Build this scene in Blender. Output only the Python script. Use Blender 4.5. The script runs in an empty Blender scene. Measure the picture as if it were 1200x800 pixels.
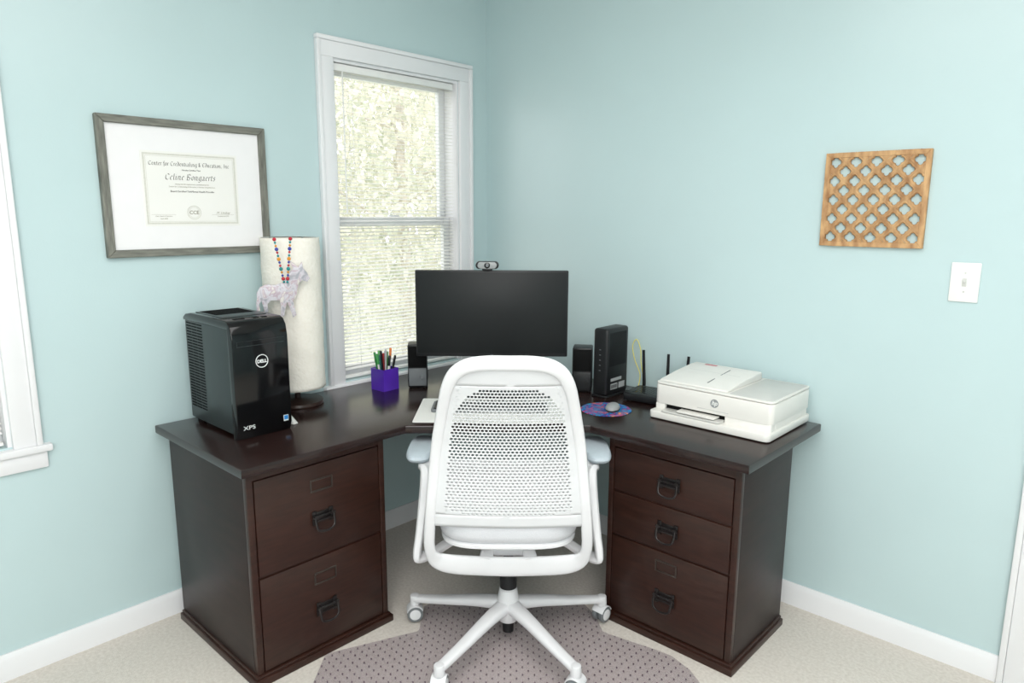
import bpy, bmesh, math, random
from mathutils import Vector, Matrix, Euler
random.seed(7)
SC=bpy.context.scene; COL=SC.collection
V=Vector
YAW=math.radians(42.923)
CAM=V((2.6278,-2.6278,1.5174))
def FR(f,r,z=0.0):   # room position given distances along / across the desk diagonal
    return V((CAM.x-math.sin(YAW)*f+math.cos(YAW)*r, CAM.y+math.cos(YAW)*f+math.sin(YAW)*r, z))

# ------------------------------------------------------------ materials
def srgb(r,g,b):
    f=lambda c:(c/255/12.92) if c/255<=.04045 else ((c/255+.055)/1.055)**2.4
    return (f(r),f(g),f(b),1)
def mat(name,col,rough=.5,metal=0,noise=0,nscale=20,bump=0,bscale=200,stretch=(1,1,1),coat=0,alpha=1,trans=0,emis=0,spec=.5,col2=None,sss=0,bdist=.002):
    m=bpy.data.materials.new(name); m.use_nodes=True
    nt=m.node_tree; N=nt.nodes; L=nt.links; b=N['Principled BSDF']
    b.inputs['Base Color'].default_value=col
    b.inputs['Roughness'].default_value=rough; b.inputs['Metallic'].default_value=metal
    b.inputs['Coat Weight'].default_value=coat; b.inputs['Alpha'].default_value=alpha
    b.inputs['Coat Roughness'].default_value=.08
    b.inputs['Transmission Weight'].default_value=trans
    b.inputs['Specular IOR Level'].default_value=spec
    if emis:
        b.inputs['Emission Color'].default_value=col; b.inputs['Emission Strength'].default_value=emis
    tc=N.new('ShaderNodeTexCoord'); mp=N.new('ShaderNodeMapping'); mp.inputs['Scale'].default_value=stretch
    L.new(tc.outputs['Object'],mp.inputs['Vector'])
    if noise or col2:
        n=N.new('ShaderNodeTexNoise'); n.inputs['Scale'].default_value=nscale; n.inputs['Detail'].default_value=6
        L.new(mp.outputs[0],n.inputs['Vector'])
        mx=N.new('ShaderNodeValToRGB')
        c=V(col[:3]); 
        if col2: a0=V(col2[:3]); a1=c
        else: a0=c*(1-noise); a1=c*(1+noise)
        mx.color_ramp.elements[0].position=.3; mx.color_ramp.elements[1].position=.7
        mx.color_ramp.elements[0].color=(*a0,1); mx.color_ramp.elements[1].color=(*a1,1)
        L.new(n.outputs['Fac'],mx.inputs[0]); L.new(mx.outputs[0],b.inputs['Base Color'])
    if bump:
        n2=N.new('ShaderNodeTexNoise'); n2.inputs['Scale'].default_value=bscale; n2.inputs['Detail'].default_value=4
        L.new(mp.outputs[0],n2.inputs['Vector'])
        bp=N.new('ShaderNodeBump'); bp.inputs['Strength'].default_value=bump; bp.inputs['Distance'].default_value=bdist
        L.new(n2.outputs['Fac'],bp.inputs['Height']); L.new(bp.outputs[0],b.inputs['Normal'])
    return m
M_wall=mat('wall_paint',srgb(191,212,214),rough=.28,noise=.012,nscale=3,bump=.1,bscale=160,spec=.5)
M_ceil=mat('ceiling_paint',srgb(244,243,240),rough=.9,noise=.01)
M_trim=mat('white_trim_paint',srgb(234,234,236),rough=.35,noise=.01,nscale=5)
M_carpet=mat('carpet',srgb(222,216,208),rough=1,col2=srgb(205,198,189),nscale=90,bump=.5,bscale=330,spec=.05,bdist=.003)
M_wood=mat('espresso_wood',srgb(56,32,25),rough=.34,col2=srgb(42,24,18),nscale=9,stretch=(1.2,1.2,9),bump=.05,bscale=60,spec=.4)
M_woodtop=mat('espresso_wood_top',srgb(42,26,24),rough=.22,col2=srgb(31,19,17),nscale=7,stretch=(6,1,1),bump=.03,bscale=40,spec=.5)
M_woodside=mat('espresso_wood_side',srgb(44,30,27),rough=.42,col2=srgb(33,22,20),nscale=7,stretch=(1,1,6),bump=.05,bscale=60,spec=.32)
M_bronze=mat('aged_pewter',srgb(64,60,60),rough=.32,metal=.85,noise=.25)
M_pewter=mat('label_holder_metal',srgb(74,67,63),rough=.4,metal=.6,noise=.15)
M_cw=mat('chair_white_plastic',srgb(224,224,226),rough=.42,noise=.01)
M_cwp=mat('chair_panel_plastic',srgb(217,218,220),rough=.5,noise=.01)
M_pad=mat('arm_pad_grey',srgb(186,198,206),rough=.6,noise=.03,nscale=60)
M_cush=mat('seat_fabric',srgb(213,214,218),rough=.95,noise=.05,nscale=300,bump=.4,bscale=600)
M_black=mat('black_plastic',srgb(24,25,27),rough=.42,noise=.05,spec=.4)
M_basew=mat('dark_turned_wood',srgb(50,34,28),rough=.35,noise=.15,nscale=30,stretch=(1,6,1))
M_gloss=mat('gloss_black',srgb(9,9,11),rough=.1,noise=.05,coat=.15,spec=.35)
M_screen=mat('screen_black',srgb(30,32,33),rough=.4,noise=.04,nscale=2,spec=.2)
M_tower=mat('tower_side',srgb(58,65,66),rough=.32,metal=.4,noise=.06,nscale=4)
M_dark=mat('dark_void',srgb(12,12,13),rough=.8,noise=.05,spec=.2)
M_grey=mat('grey_plastic',srgb(112,116,119),rough=.5,noise=.04)
M_lgrey=mat('silver_grey_plastic',srgb(150,153,154),rough=.4,noise=.03)
M_chrome=mat('chrome',srgb(205,208,210),rough=.18,metal=1,noise=.02)
M_white=mat('white_plastic',srgb(236,236,234),rough=.35,noise=.01)
M_prn=mat('printer_white',srgb(231,229,224),rough=.38,noise=.01)
M_prng=mat('printer_light_grey',srgb(206,206,202),rough=.4,noise=.02)
M_paper=mat('paper',srgb(234,234,230),rough=.9,noise=.01,nscale=30)
M_mat=mat('mat_board',srgb(236,235,236),rough=.9,noise=.01)
M_cert=mat('certificate_paper',srgb(235,234,230),rough=.9,noise=.01,nscale=8)
M_ink=mat('ink',srgb(66,62,58),rough=.9,noise=.05)
M_inkl=mat('pale_ink',srgb(160,156,142),rough=.9,noise=.05)
M_gold=mat('pale_grey_border',srgb(210,209,200),rough=.7,noise=.06,nscale=200)
M_frame=mat('grey_barn_wood',srgb(134,134,125),rough=.7,col2=srgb(94,95,88),nscale=14,stretch=(8,1,1),bump=.3,bscale=60)
M_frameh=mat('grey_barn_wood_rail',srgb(134,134,125),rough=.7,col2=srgb(94,95,88),nscale=14,stretch=(1,1,8),bump=.3,bscale=60)
M_lat=mat('mango_wood',srgb(210,170,122),rough=.65,col2=srgb(158,114,74),nscale=18,stretch=(3,1,1),bump=.3,bscale=60)
M_shade=mat('rice_paper',srgb(243,239,230),rough=.9,col2=srgb(238,233,222),nscale=90,bump=.8,bscale=70,bdist=.004)
M_purple=mat('purple_acrylic',srgb(84,44,172),rough=.25,noise=.15,nscale=8,coat=.3)
M_yel=mat('yellow_cable',srgb(232,224,120),rough=.5,noise=.03)
M_blind=mat('blind_slat',srgb(238,238,235),rough=.5,noise=.01)
M_led=mat('blue_sticker',srgb(30,120,190),rough=.4,noise=.1)
M_label=mat('white_label',srgb(225,228,228),rough=.6,noise=.05,nscale=200)
M_label2=mat('grey_label',srgb(165,168,169),rough=.6,noise=.05,nscale=200)
M_vinylsash=mat('sash_vinyl',srgb(232,234,236),rough=.4,noise=.01)
def mat_floor():
    m=mat('vinyl_floor_mat',srgb(190,176,174),rough=.13,spec=.6)
    nt=m.node_tree;N=nt.nodes;L=nt.links;b=N['Principled BSDF']
    tc=N.new('ShaderNodeTexCoord');sx=N.new('ShaderNodeSeparateXYZ');L.new(tc.outputs['Object'],sx.inputs[0])
    def fr(o):
        a=N.new('ShaderNodeMath');a.operation='MULTIPLY';a.inputs[1].default_value=1/.040;L.new(o,a.inputs[0])
        f=N.new('ShaderNodeMath');f.operation='FRACT';L.new(a.outputs[0],f.inputs[0])
        s=N.new('ShaderNodeMath');s.operation='SUBTRACT';s.inputs[1].default_value=.5;L.new(f.outputs[0],s.inputs[0])
        p=N.new('ShaderNodeMath');p.operation='POWER';p.inputs[1].default_value=2;L.new(s.outputs[0],p.inputs[0]);return p
    ad=N.new('ShaderNodeMath');ad.operation='ADD';L.new(sx.outputs[0],ad.inputs[0]);L.new(sx.outputs[1],ad.inputs[1])
    sb=N.new('ShaderNodeMath');sb.operation='SUBTRACT';L.new(sx.outputs[0],sb.inputs[0]);L.new(sx.outputs[1],sb.inputs[1])
    p1=fr(ad.outputs[0]);p2=fr(sb.outputs[0])
    s=N.new('ShaderNodeMath');s.operation='ADD';L.new(p1.outputs[0],s.inputs[0]);L.new(p2.outputs[0],s.inputs[1])
    lt=N.new('ShaderNodeMath');lt.operation='LESS_THAN';lt.inputs[1].default_value=.010;L.new(s.outputs[0],lt.inputs[0])
    mx=N.new('ShaderNodeMix');mx.data_type='RGBA';L.new(lt.outputs[0],mx.inputs['Factor'])
    mx.inputs['A'].default_value=srgb(190,176,182);mx.inputs['B'].default_value=srgb(100,84,96)
    L.new(mx.outputs['Result'],b.inputs['Base Color'])
    al=N.new('ShaderNodeMapRange');al.inputs['To Min'].default_value=.30;al.inputs['To Max'].default_value=.9
    L.new(lt.outputs[0],al.inputs['Value']);L.new(al.outputs[0],b.inputs['Alpha'])
    return m
M_fmat=mat_floor()
def mat_multi(name,cols,scale,rough=.4):
    m=mat(name,cols[0],rough=rough);nt=m.node_tree;N=nt.nodes;L=nt.links;b=N['Principled BSDF']
    tc=N.new('ShaderNodeTexCoord');n=N.new('ShaderNodeTexNoise');n.inputs['Scale'].default_value=scale;n.inputs['Detail'].default_value=3;n.inputs['Distortion'].default_value=1.5
    L.new(tc.outputs['Object'],n.inputs['Vector']);r=N.new('ShaderNodeValToRGB');cr=r.color_ramp
    k=len(cols)
    cr.elements[0].position=.36;cr.elements[0].color=cols[0];cr.elements[1].position=.64;cr.elements[1].color=cols[-1]
    for i in range(1,k-1):
        e=cr.elements.new(.36+.28*i/(k-1));e.color=cols[i]
    L.new(n.outputs['Fac'],r.inputs[0]);L.new(r.outputs[0],b.inputs['Base Color']);return m
M_pad2=mat_multi('mouse_pad_print',[srgb(210,70,130),srgb(10,30,110),srgb(10,100,190),srgb(20,170,200),srgb(12,50,140),srgb(214,50,70),srgb(12,90,170),srgb(240,150,90)],20)
M_donk=mat_multi('iridescent_metal',[srgb(160,160,168),srgb(192,186,194),srgb(204,202,208),srgb(180,158,170),srgb(212,208,202)],26,.35)
M_leaf=mat_multi('autumn_leaves',[srgb(184,190,172),srgb(206,206,190),srgb(218,215,202),srgb(196,200,182),srgb(228,227,218)],.9,.8)
# thin leaves let light through
_nt=M_leaf.node_tree;_b=_nt.nodes['Principled BSDF'];_tr=_nt.nodes.new('ShaderNodeBsdfTranslucent');_mx=_nt.nodes.new('ShaderNodeMixShader')
_src=_b.inputs['Base Color'].links[0].from_socket
_nt.links.new(_src,_tr.inputs['Color']);_mx.inputs[0].default_value=.5
_nt.links.new(_b.outputs[0],_mx.inputs[1]);_nt.links.new(_tr.outputs[0],_mx.inputs[2]);_nt.links.new(_mx.outputs[0],_nt.nodes['Material Output'].inputs[0])
M_bark=mat('bark',srgb(188,182,170),rough=.9,noise=.2,nscale=8)
M_grass=mat('lawn',srgb(208,210,192),rough=1,col2=srgb(184,190,166),nscale=3)

# ------------------------------------------------------------ mesh helpers
def merge(bm,tmp,mi=0,M=None):
    for f in tmp.faces: f.material_index=mi
    if M is not None: bmesh.ops.transform(tmp,matrix=M,verts=tmp.verts)
    me=bpy.data.meshes.new('t'); tmp.to_mesh(me); tmp.free(); bm.from_mesh(me); bpy.data.meshes.remove(me)
def box(bm,lo,hi,bev=0,mi=0,M=None,seg=2):
    t=bmesh.new(); lo=V(lo);hi=V(hi)
    bmesh.ops.create_cube(t,size=1,matrix=Matrix.Translation((lo+hi)/2)@Matrix.Diagonal(V((*(hi-lo),1))))
    if bev: bmesh.ops.bevel(t,geom=t.edges[:],offset=bev,segments=seg,profile=.5,affect='EDGES')
    merge(bm,t,mi,M)
def cyl(bm,p0,p1,r0,r1=None,seg=24,mi=0,bev=0):
    p0=V(p0);p1=V(p1); r1=r0 if r1 is None else r1
    t=bmesh.new(); d=p1-p0
    bmesh.ops.create_cone(t,cap_ends=True,segments=seg,radius1=r0,radius2=r1,depth=d.length)
    if bev:
        es=[e for e in t.edges if abs(e.verts[0].co.z-e.verts[1].co.z)<1e-6]
        bmesh.ops.bevel(t,geom=es,offset=bev,segments=2,profile=.5,affect='EDGES')
    q=V((0,0,1)).rotation_difference(d.normalized())
    merge(bm,t,mi,Matrix.Translation((p0+p1)/2)@q.to_matrix().to_4x4())
def sph(bm,c,r,mi=0,seg=16,M=None):
    t=bmesh.new(); r=V(r) if hasattr(r,'__len__') else V((r,r,r))
    bmesh.ops.create_uvsphere(t,u_segments=seg,v_segments=max(6,seg//2),radius=1)
    mm=Matrix.Translation(c)@Matrix.Diagonal(V((*r,1)))
    if M is not None: mm=M@mm
    merge(bm,t,mi,mm)
def smooth(pts,n=8,closed=False):
    P=[V(p) for p in pts]; out=[]; k=len(P)
    rng=k if closed else k-1
    for i in range(rng):
        g=(lambda j:P[j%k]) if closed else (lambda j:P[max(0,min(k-1,j))])
        a,b,c,d=g(i-1),g(i),g(i+1),g(i+2)
        for s in range(n):
            t=s/n
            out.append(.5*((2*b)+(c-a)*t+(2*a-5*b+4*c-d)*t*t+(3*b-3*c+d-a)*t**3))
    if not closed: out.append(P[-1].copy())
    return out
def lerpl(vals,n):
    if not hasattr(vals,'__len__'): return [vals]*n
    k=len(vals); o=[]
    for i in range(n):
        x=i/(n-1)*(k-1); j=min(int(x),k-2); o.append(vals[j]+(vals[j+1]-vals[j])*(x-j))
    return o
def sweep(bm,pts,w,t,side=(1,0,0),ex=2.0,seg=14,closed=False,mi=0):
    P=[V(p) for p in pts]; n=len(P); W=lerpl(w,n);T=lerpl(t,n)
    rings=[]
    for i in range(n):
        if closed: tg=P[(i+1)%n]-P[i-1]
        else: tg=P[min(n-1,i+1)]-P[max(0,i-1)]
        tg.normalize()
        h=side(i,P[i],tg) if callable(side) else V(side)
        h=V(h); s=h-tg*h.dot(tg)
        if s.length<1e-4: s=tg.orthogonal()
        s.normalize(); nn=tg.cross(s)
        ring=[]
        for k in range(seg):
            a=2*math.pi*k/seg; ca,sa=math.cos(a),math.sin(a)
            x=math.copysign(abs(ca)**(2/ex),ca)*W[i]/2; y=math.copysign(abs(sa)**(2/ex),sa)*T[i]/2
            ring.append(bm.verts.new(P[i]+s*x+nn*y))
        rings.append(ring)
    m=n if closed else n-1
    for i in range(m):
        a=rings[i];b=rings[(i+1)%n]
        for k in range(seg):
            f=bm.faces.new((a[k],a[(k+1)%seg],b[(k+1)%seg],b[k])); f.material_index=mi
    if not closed:
        f=bm.faces.new(rings[0][::-1]);f.material_index=mi
        f=bm.faces.new(rings[-1]);f.material_index=mi
def tube(bm,pts,r,seg=8,mi=0,closed=False):
    d=[x*2 for x in r] if hasattr(r,'__len__') else 2*r
    P=[V(p) for p in pts]; st={'s':None}
    def sd(i,p,t):
        s=st['s']
        if s is None: s=t.orthogonal()
        s=(s-t*s.dot(t)); s.normalize(); st['s']=s; return s
    sweep(bm,P,d,d,side=sd,seg=seg,mi=mi,closed=closed)
def prism(bm,pts,z0,z1,bev=0,mi=0,M=None,bevall=False):
    t=bmesh.new(); vs=[t.verts.new((x,y,z0)) for x,y in pts]; f=t.faces.new(vs)
    r=bmesh.ops.extrude_face_region(t,geom=[f]); nv=[g for g in r['geom'] if isinstance(g,bmesh.types.BMVert)]
    bmesh.ops.translate(t,verts=nv,vec=(0,0,z1-z0))
    bmesh.ops.recalc_face_normals(t,faces=t.faces)
    if bev:
        es=[e for e in t.edges if bevall or abs(e.verts[0].co.z-e.verts[1].co.z)<1e-6]
        bmesh.ops.bevel(t,geom=es,offset=bev,segments=2,profile=.5,affect='EDGES')
    merge(bm,t,mi,M)
def rrect(x0,y0,x1,y1,r,n=6):
    o=[]
    for cx,cy,a in((x1-r,y1-r,0),(x0+r,y1-r,90),(x0+r,y0+r,180),(x1-r,y0+r,270)):
        for k in range(n+1):
            t=math.radians(a+90*k/n); o.append((cx+r*math.cos(t),cy+r*math.sin(t)))
    return o
def loft_extrude(bm,prof,x0,x1,bev=.004,mi=0,alledges=True):  # (y,z) profile extruded along x
    t=bmesh.new();vs=[t.verts.new((x0,y,z)) for y,z in prof];f=t.faces.new(vs);rr=bmesh.ops.extrude_face_region(t,geom=[f])
    bmesh.ops.translate(t,verts=[g for g in rr['geom'] if isinstance(g,bmesh.types.BMVert)],vec=(x1-x0,0,0));bmesh.ops.recalc_face_normals(t,faces=t.faces)
    es=t.edges[:] if alledges else [e for e in t.edges if abs(e.verts[0].co.x-e.verts[1].co.x)<1e-6]
    if bev: bmesh.ops.bevel(t,geom=es,offset=bev,segments=3,profile=.5,affect='EDGES')
    merge(bm,t,mi)
def lathe(bm,prof,seg=32,mi=0,M=None):
    t=bmesh.new(); rings=[]
    for r,z in prof:
        rings.append([t.verts.new((r*math.cos(2*math.pi*k/seg),r*math.sin(2*math.pi*k/seg),z)) for k in range(seg)])
    for a,b in zip(rings,rings[1:]):
        for k in range(seg): t.faces.new((a[k],a[(k+1)%seg],b[(k+1)%seg],b[k]))
    bmesh.ops.recalc_face_normals(t,faces=t.faces)
    merge(bm,t,mi,M)
def ringframe(bm,x0,x1,z0,z1,fw,y0,y1,bev=.001,mi=0,mih=None,cx=0,cz=0):
    """four mitred rails around a rectangle in the xz plane, thickness y0..y1"""
    mih=mi if mih is None else mih
    A=[(x0,z0),(x1,z0),(x1,z1),(x0,z1)];I=[(x0+fw,z0+fw),(x1-fw,z0+fw),(x1-fw,z1-fw),(x0+fw,z1-fw)]
    for k in range(4):
        j=(k+1)%4
        t=bmesh.new();vs=[t.verts.new((q[0],y0,q[1])) for q in (A[k],A[j],I[j],I[k])];f=t.faces.new(vs)
        rr=bmesh.ops.extrude_face_region(t,geom=[f]);bmesh.ops.translate(t,verts=[g for g in rr['geom'] if isinstance(g,bmesh.types.BMVert)],vec=(0,y1-y0,0))
        bmesh.ops.recalc_face_normals(t,faces=t.faces)
        if bev:bmesh.ops.bevel(t,geom=[e for e in t.edges],offset=bev,segments=1,affect='EDGES')
        merge(bm,t,mih if k%2==0 else mi)
def text(bm,s,size,loc,mi=0,align='CENTER',shear=0,facing='front',sx=1,M=None,ext=.0003,bold=0):
    cu=bpy.data.curves.new('t','FONT'); cu.body=s; cu.size=size; cu.align_x=align; cu.shear=shear; cu.extrude=ext; cu.offset=bold
    cu.resolution_u=3
    ob=bpy.data.objects.new('t',cu); COL.objects.link(ob); bpy.context.view_layer.update()
    me=bpy.data.meshes.new_from_object(ob)
    R=Matrix.Rotation(math.pi/2,4,'X') if facing=='front' else Matrix.Identity(4)
    mm=Matrix.Translation(loc)@R@Matrix.Diagonal(V((sx,1,1,1)))
    if M is not None: mm=M@mm
    me.transform(mm)
    for p in me.polygons: p.material_index=mi
    bm.from_mesh(me)
    bpy.data.objects.remove(ob); bpy.data.curves.remove(cu); bpy.data.meshes.remove(me)
# broad-nib blackletter strokes: glyph -> (advance, polylines); x-height = 1
GL={
'i':(.46,[[(0,.85),(.15,.95),(.15,.1),(.3,0),(.38,.1)],[(.13,1.27),(.2,1.36)]]),
'n':(.84,[[(0,.85),(.15,.95),(.15,0)],[(.15,.75),(.4,.98),(.55,.85),(.55,.1),(.68,0),(.76,.1)]]),
'u':(.84,[[(0,.85),(.15,.95),(.15,.15),(.3,0),(.55,.15)],[(.55,.95),(.55,.1),(.68,0),(.76,.1)]]),
'e':(.62,[[(.5,.12),(.35,0),(.12,.15),(.12,.75),(.35,.98),(.52,.75),(.14,.5)]]),
'c':(.58,[[(.5,.12),(.35,0),(.12,.15),(.12,.78),(.35,.98),(.5,.85)]]),
't':(.5,[[(.2,1.25),(.2,.12),(.35,0),(.45,.1)],[(.02,.92),(.42,.92)]]),
'r':(.52,[[(0,.85),(.15,.95),(.15,0)],[(.15,.75),(.35,.98),(.48,.85)]]),
'f':(.48,[[(.5,1.4),(.35,1.5),(.2,1.3),(.2,-.3)],[(.02,.92),(.42,.92)]]),
'o':(.72,[[(.35,0),(.12,.18),(.12,.78),(.35,.98),(.58,.8),(.58,.2),(.35,0)]]),
'd':(.72,[[(.35,0),(.12,.18),(.12,.75),(.35,.98),(.58,.8),(.58,.2),(.35,0)],[(.58,.8),(.5,1.2),(.15,1.5)]]),
'a':(.76,[[(.1,.85),(.3,.98),(.5,.85),(.5,.1),(.63,0),(.7,.1)],[(.5,.55),(.2,.45),(.1,.2),(.25,0),(.5,.15)]]),
'l':(.46,[[(.05,1.4),(.18,1.5),(.18,.12),(.32,0),(.4,.1)]]),
'g':(.74,[[(.58,.95),(.35,.98),(.12,.78),(.12,.2),(.35,0),(.55,.2)],[(.58,.95),(.58,-.3),(.35,-.5),(.1,-.35)]]),
's':(.6,[[(.5,.85),(.3,.98),(.12,.78),(.5,.3),(.32,0),(.08,.12)]]),
'C':(1.0,[[(.85,.3),(.6,0),(.2,.15),(.08,.6),(.15,1.15),(.5,1.45),(.85,1.2)]]),
'E':(1.0,[[(.85,.3),(.6,0),(.2,.15),(.08,.6),(.15,1.15),(.5,1.45),(.85,1.2)],[(.1,.72),(.68,.85)]]),
'B':(1.0,[[(.15,1.4),(.15,0)],[(0,1.3),(.5,1.5),(.78,1.2),(.2,.8),(.82,.5),(.62,.02),(0,.05)]]),
'I':(.55,[[(.1,1.3),(.35,1.45),(.3,.1),(.05,.05)],[(0,.7),(.3,.8)]]),
'&':(.8,[[(.6,.1),(.1,1.2),(.3,1.4),(.45,1.2),(.05,.4),(.25,0),(.65,.55)]]),
',':(.3,[[(.1,.12),(.15,0),(.03,-.22)]]),'.':(.3,[[(.07,0),(.14,.08)]]),' ':(.45,[])}
def blackletter(bm,s,width,x,y,z,mi,nib=.17,tall=1.0,ls=.08,shear=0):
    adv=sum(GL[c][0]+ls for c in s); u=width/adv; px=x-width/2
    nx,nz=nib*math.cos(math.radians(38))/2,nib*math.sin(math.radians(38))/2
    for c in s:
        a,pl=GL[c]
        for l_ in pl:
            for p,q in zip(l_,l_[1:]):
                pts=[(p[0]-nx,p[1]-nz),(p[0]+nx,p[1]+nz),(q[0]+nx,q[1]+nz),(q[0]-nx,q[1]-nz)]
                f=bm.faces.new([bm.verts.new((px+(a_+shear*b_)*u,y,z+b_*u*tall)) for a_,b_ in pts]);f.material_index=mi
        px+=(a+ls)*u
def finish(bm,name,mats,parent=None,smoothang=35,loc=None,rot=0,**props):
    for f in bm.faces: f.material_index=min(f.material_index,len(mats)-1)
    me=bpy.data.meshes.new(name); bm.to_mesh(me); bm.free()
    for m in mats: me.materials.append(m)
    me.polygons.foreach_set('use_smooth',[True]*len(me.polygons))
    me.set_sharp_from_angle(angle=math.radians(smoothang))
    ob=bpy.data.objects.new(name,me); COL.objects.link(ob)
    if parent: ob.parent=parent
    if loc is not None: ob.location=loc; ob.rotation_euler=(0,0,rot)
    for k,v in props.items(): ob[k]=v
    return ob
def root(name,loc,rot=0,**props):
    e=bpy.data.objects.new(name,None); e.empty_display_size=.05; COL.objects.link(e)
    e.location=loc; e.rotation_euler=(0,0,rot)
    for k,v in props.items(): e[k]=v
    return e
B=bmesh.new

# ------------------------------------------------------------ room shell
XR,YR,H=4.4,-4.4,2.62
b=B(); box(b,(-.12,YR-.1,-.1),(XR+.1,.12,0)); finish(b,'floor',[M_carpet],kind='structure')
b=B(); box(b,(-.12,YR-.1,H),(XR+.1,.12,H+.1)); finish(b,'ceiling',[M_ceil],kind='structure')
W1=(-.905,-.197,.775,2.145); W2=(-2.853,-2.145,.775,2.145)
b=B()
box(b,(-.12,YR-.1,0),(0,.12,W1[2])); box(b,(-.12,YR-.1,W1[3]),(0,.12,H))
box(b,(-.12,W1[1],W1[2]),(0,.12,W1[3])); box(b,(-.12,W2[1],W1[2]),(0,W1[0],W1[3])); box(b,(-.12,YR-.1,W1[2]),(0,W2[0],W1[3]))
finish(b,'wall_left',[M_wall],kind='structure')
b=B(); box(b,(0,0,0),(XR+.1,.12,H)); finish(b,'wall_right',[M_wall],kind='structure')
b=B(); box(b,(XR,YR,0),(XR+.1,0,H)); finish(b,'wall_back',[M_wall],kind='structure')
b=B(); box(b,(0,YR-.1,0),(XR,YR,H)); finish(b,'wall_front',[M_wall],kind='structure')
def baseprof(b,p0,p1,n):
    p0=V(p0);p1=V(p1);n=V(n)
    prof=[(0,0),(.015,0),(.015,.07),(.011,.08),(.007,.09),(0,.09)]
    A=[b.verts.new(p0+n*x+V((0,0,z))) for x,z in prof];C=[b.verts.new(p1+n*x+V((0,0,z))) for x,z in prof]
    for i in range(len(prof)):
        j=(i+1)%len(prof); b.faces.new((A[i],A[j],C[j],C[i]))
    b.faces.new(A[::-1]);b.faces.new(C); bmesh.ops.recalc_face_normals(b,faces=b.faces)
b=B();baseprof(b,(0,YR,0),(0,0,0),(1,0,0));finish(b,'baseboard_left',[M_trim],kind='structure')
b=B();baseprof(b,(.015,0,0),(2.386,0,0),(0,-1,0));finish(b,'baseboard_right',[M_trim],kind='structure')

def window(i,w):
    y0,y1,z0,z1=w; c=.08;e=.018
    b=B()
    for (a0,a1) in ((y0-c+e,y0),(y1,y1+c-e)): box(b,(0,a0,z0-.006),(.016,a1,z1),.002)
    box(b,(0,y0-c+e,z1),(.016,y1+c-e,z1+c-e),.002)
    box(b,(0,y0-c,z0-.006),(.025,y0-c+e,z1+c-e),.004);box(b,(0,y1+c-e,z0-.006),(.025,y1+c,z1+c-e),.004);box(b,(0,y0-c,z1+c-e),(.025,y1+c,z1+c),.004)
    box(b,(-.06,y0-c-.025,z0-.03),(.028,y1+c+.025,z0-.006),.005)
    box(b,(0,y0-c-.01,z0-.085),(.016,y1+c+.01,z0-.031),.004)
    box(b,(-.119,y0,z0-.006),(-.001,y0+.012,z1-.012));box(b,(-.119,y1-.012,z0-.006),(-.001,y1,z1-.012));box(b,(-.119,y0,z1-.012),(-.001,y1,z1))
    box(b,(-.119,y0,z0-.03),(-.061,y1,z0))
    zm=1.475;s=.038
    for (xa,xb,za,zb,mi) in ((-.085,-.06,z0,zm+.02,1),(-.112,-.087,zm-.02,z1-.012,1)):
        sb=s+(.015 if za==z0 else 0)
        box(b,(xa,y0+.012,za),(xb,y0+.012+s,zb),.003,mi);box(b,(xa,y1-.012-s,za),(xb,y1-.012,zb),.003,mi)
        box(b,(xa+.001,y0+.012+s,za),(xb-.001,y1-.012-s,za+sb),.002,mi);box(b,(xa+.001,y0+.012+s,zb-s),(xb-.001,y1-.012-s,zb),.002,mi)
    ym=(y0+y1)/2; box(b,(-.08,ym-.03,zm+.02),(-.062,ym+.03,zm+.032),.003,1)
    finish(b,'window_%d'%i,[M_trim,M_vinylsash],kind='structure')
def blind(w,label):
    y0,y1,z0,z1=w; y0+=.018;y1-=.018
    r=root('window_blind',(-.03,(y0+y1)/2,z0),0,label=label,category='blind')
    hw=(y1-y0)/2; Hh=z1-z0-.014
    b=B();box(b,(-.014,-hw,Hh-.03),(.014,hw,Hh),.002);finish(b,'headrail',[M_blind],r)
    b=B();z=Hh-.04;tt=.0022
    while z>.03:
        prof=[(-.0115,tt),(0,.0012),(.0115,-tt),(.0115,-tt-.0005),(0,.0007),(-.0115,tt-.0005)]
        A=[b.verts.new((x,-hw,z+q)) for x,q in prof];C=[b.verts.new((x,hw,z+q)) for x,q in prof]
        for k in range(6): b.faces.new((A[k],A[(k+1)%6],C[(k+1)%6],C[k]))
        z-=.0165
    bmesh.ops.recalc_face_normals(b,faces=b.faces)
    finish(b,'slats',[M_blind],r)
    b=B();box(b,(-.013,-hw,.004),(.013,hw,.016),.003);finish(b,'bottom_rail',[M_blind],r)
    for y in(-hw+.09,hw-.09):
        b=B()
        box(b,(-.0145,y-.0008,.01),(-.0135,y+.0008,Hh-.03));box(b,(.0135,y-.0008,.01),(.0145,y+.0008,Hh-.03));box(b,(-.0145,y-.0008,.0095),(.0145,y+.0008,.0105))
        finish(b,'ladder_cord',[M_blind],r)
    b=B();cyl(b,(.02,-hw+.04,Hh-.62),(.02,-hw+.04,Hh-.03),.003,seg=8);finish(b,'tilt_wand',[M_white],r)
window(1,W1);window(2,W2)
blind(W1,'open white mini blind hanging in the window beside the desk')
blind(W2,'white mini blind hanging in the window past the certificate')
b=B()
box(b,(2.386,-.026,0),(2.404,0,2.11),.003);box(b,(2.404,-.018,0),(2.47,0,2.03),.003)
box(b,(3.27,-.018,0),(3.336,0,2.03),.003);box(b,(3.336,-.026,0),(3.354,0,2.11),.003);box(b,(2.404,-.018,2.03),(3.336,0,2.11),.003)
finish(b,'trim_1',[M_trim],kind='structure')
b=B();box(b,(2.47,-.008,.005),(3.27,0,2.03),.002)
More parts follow.
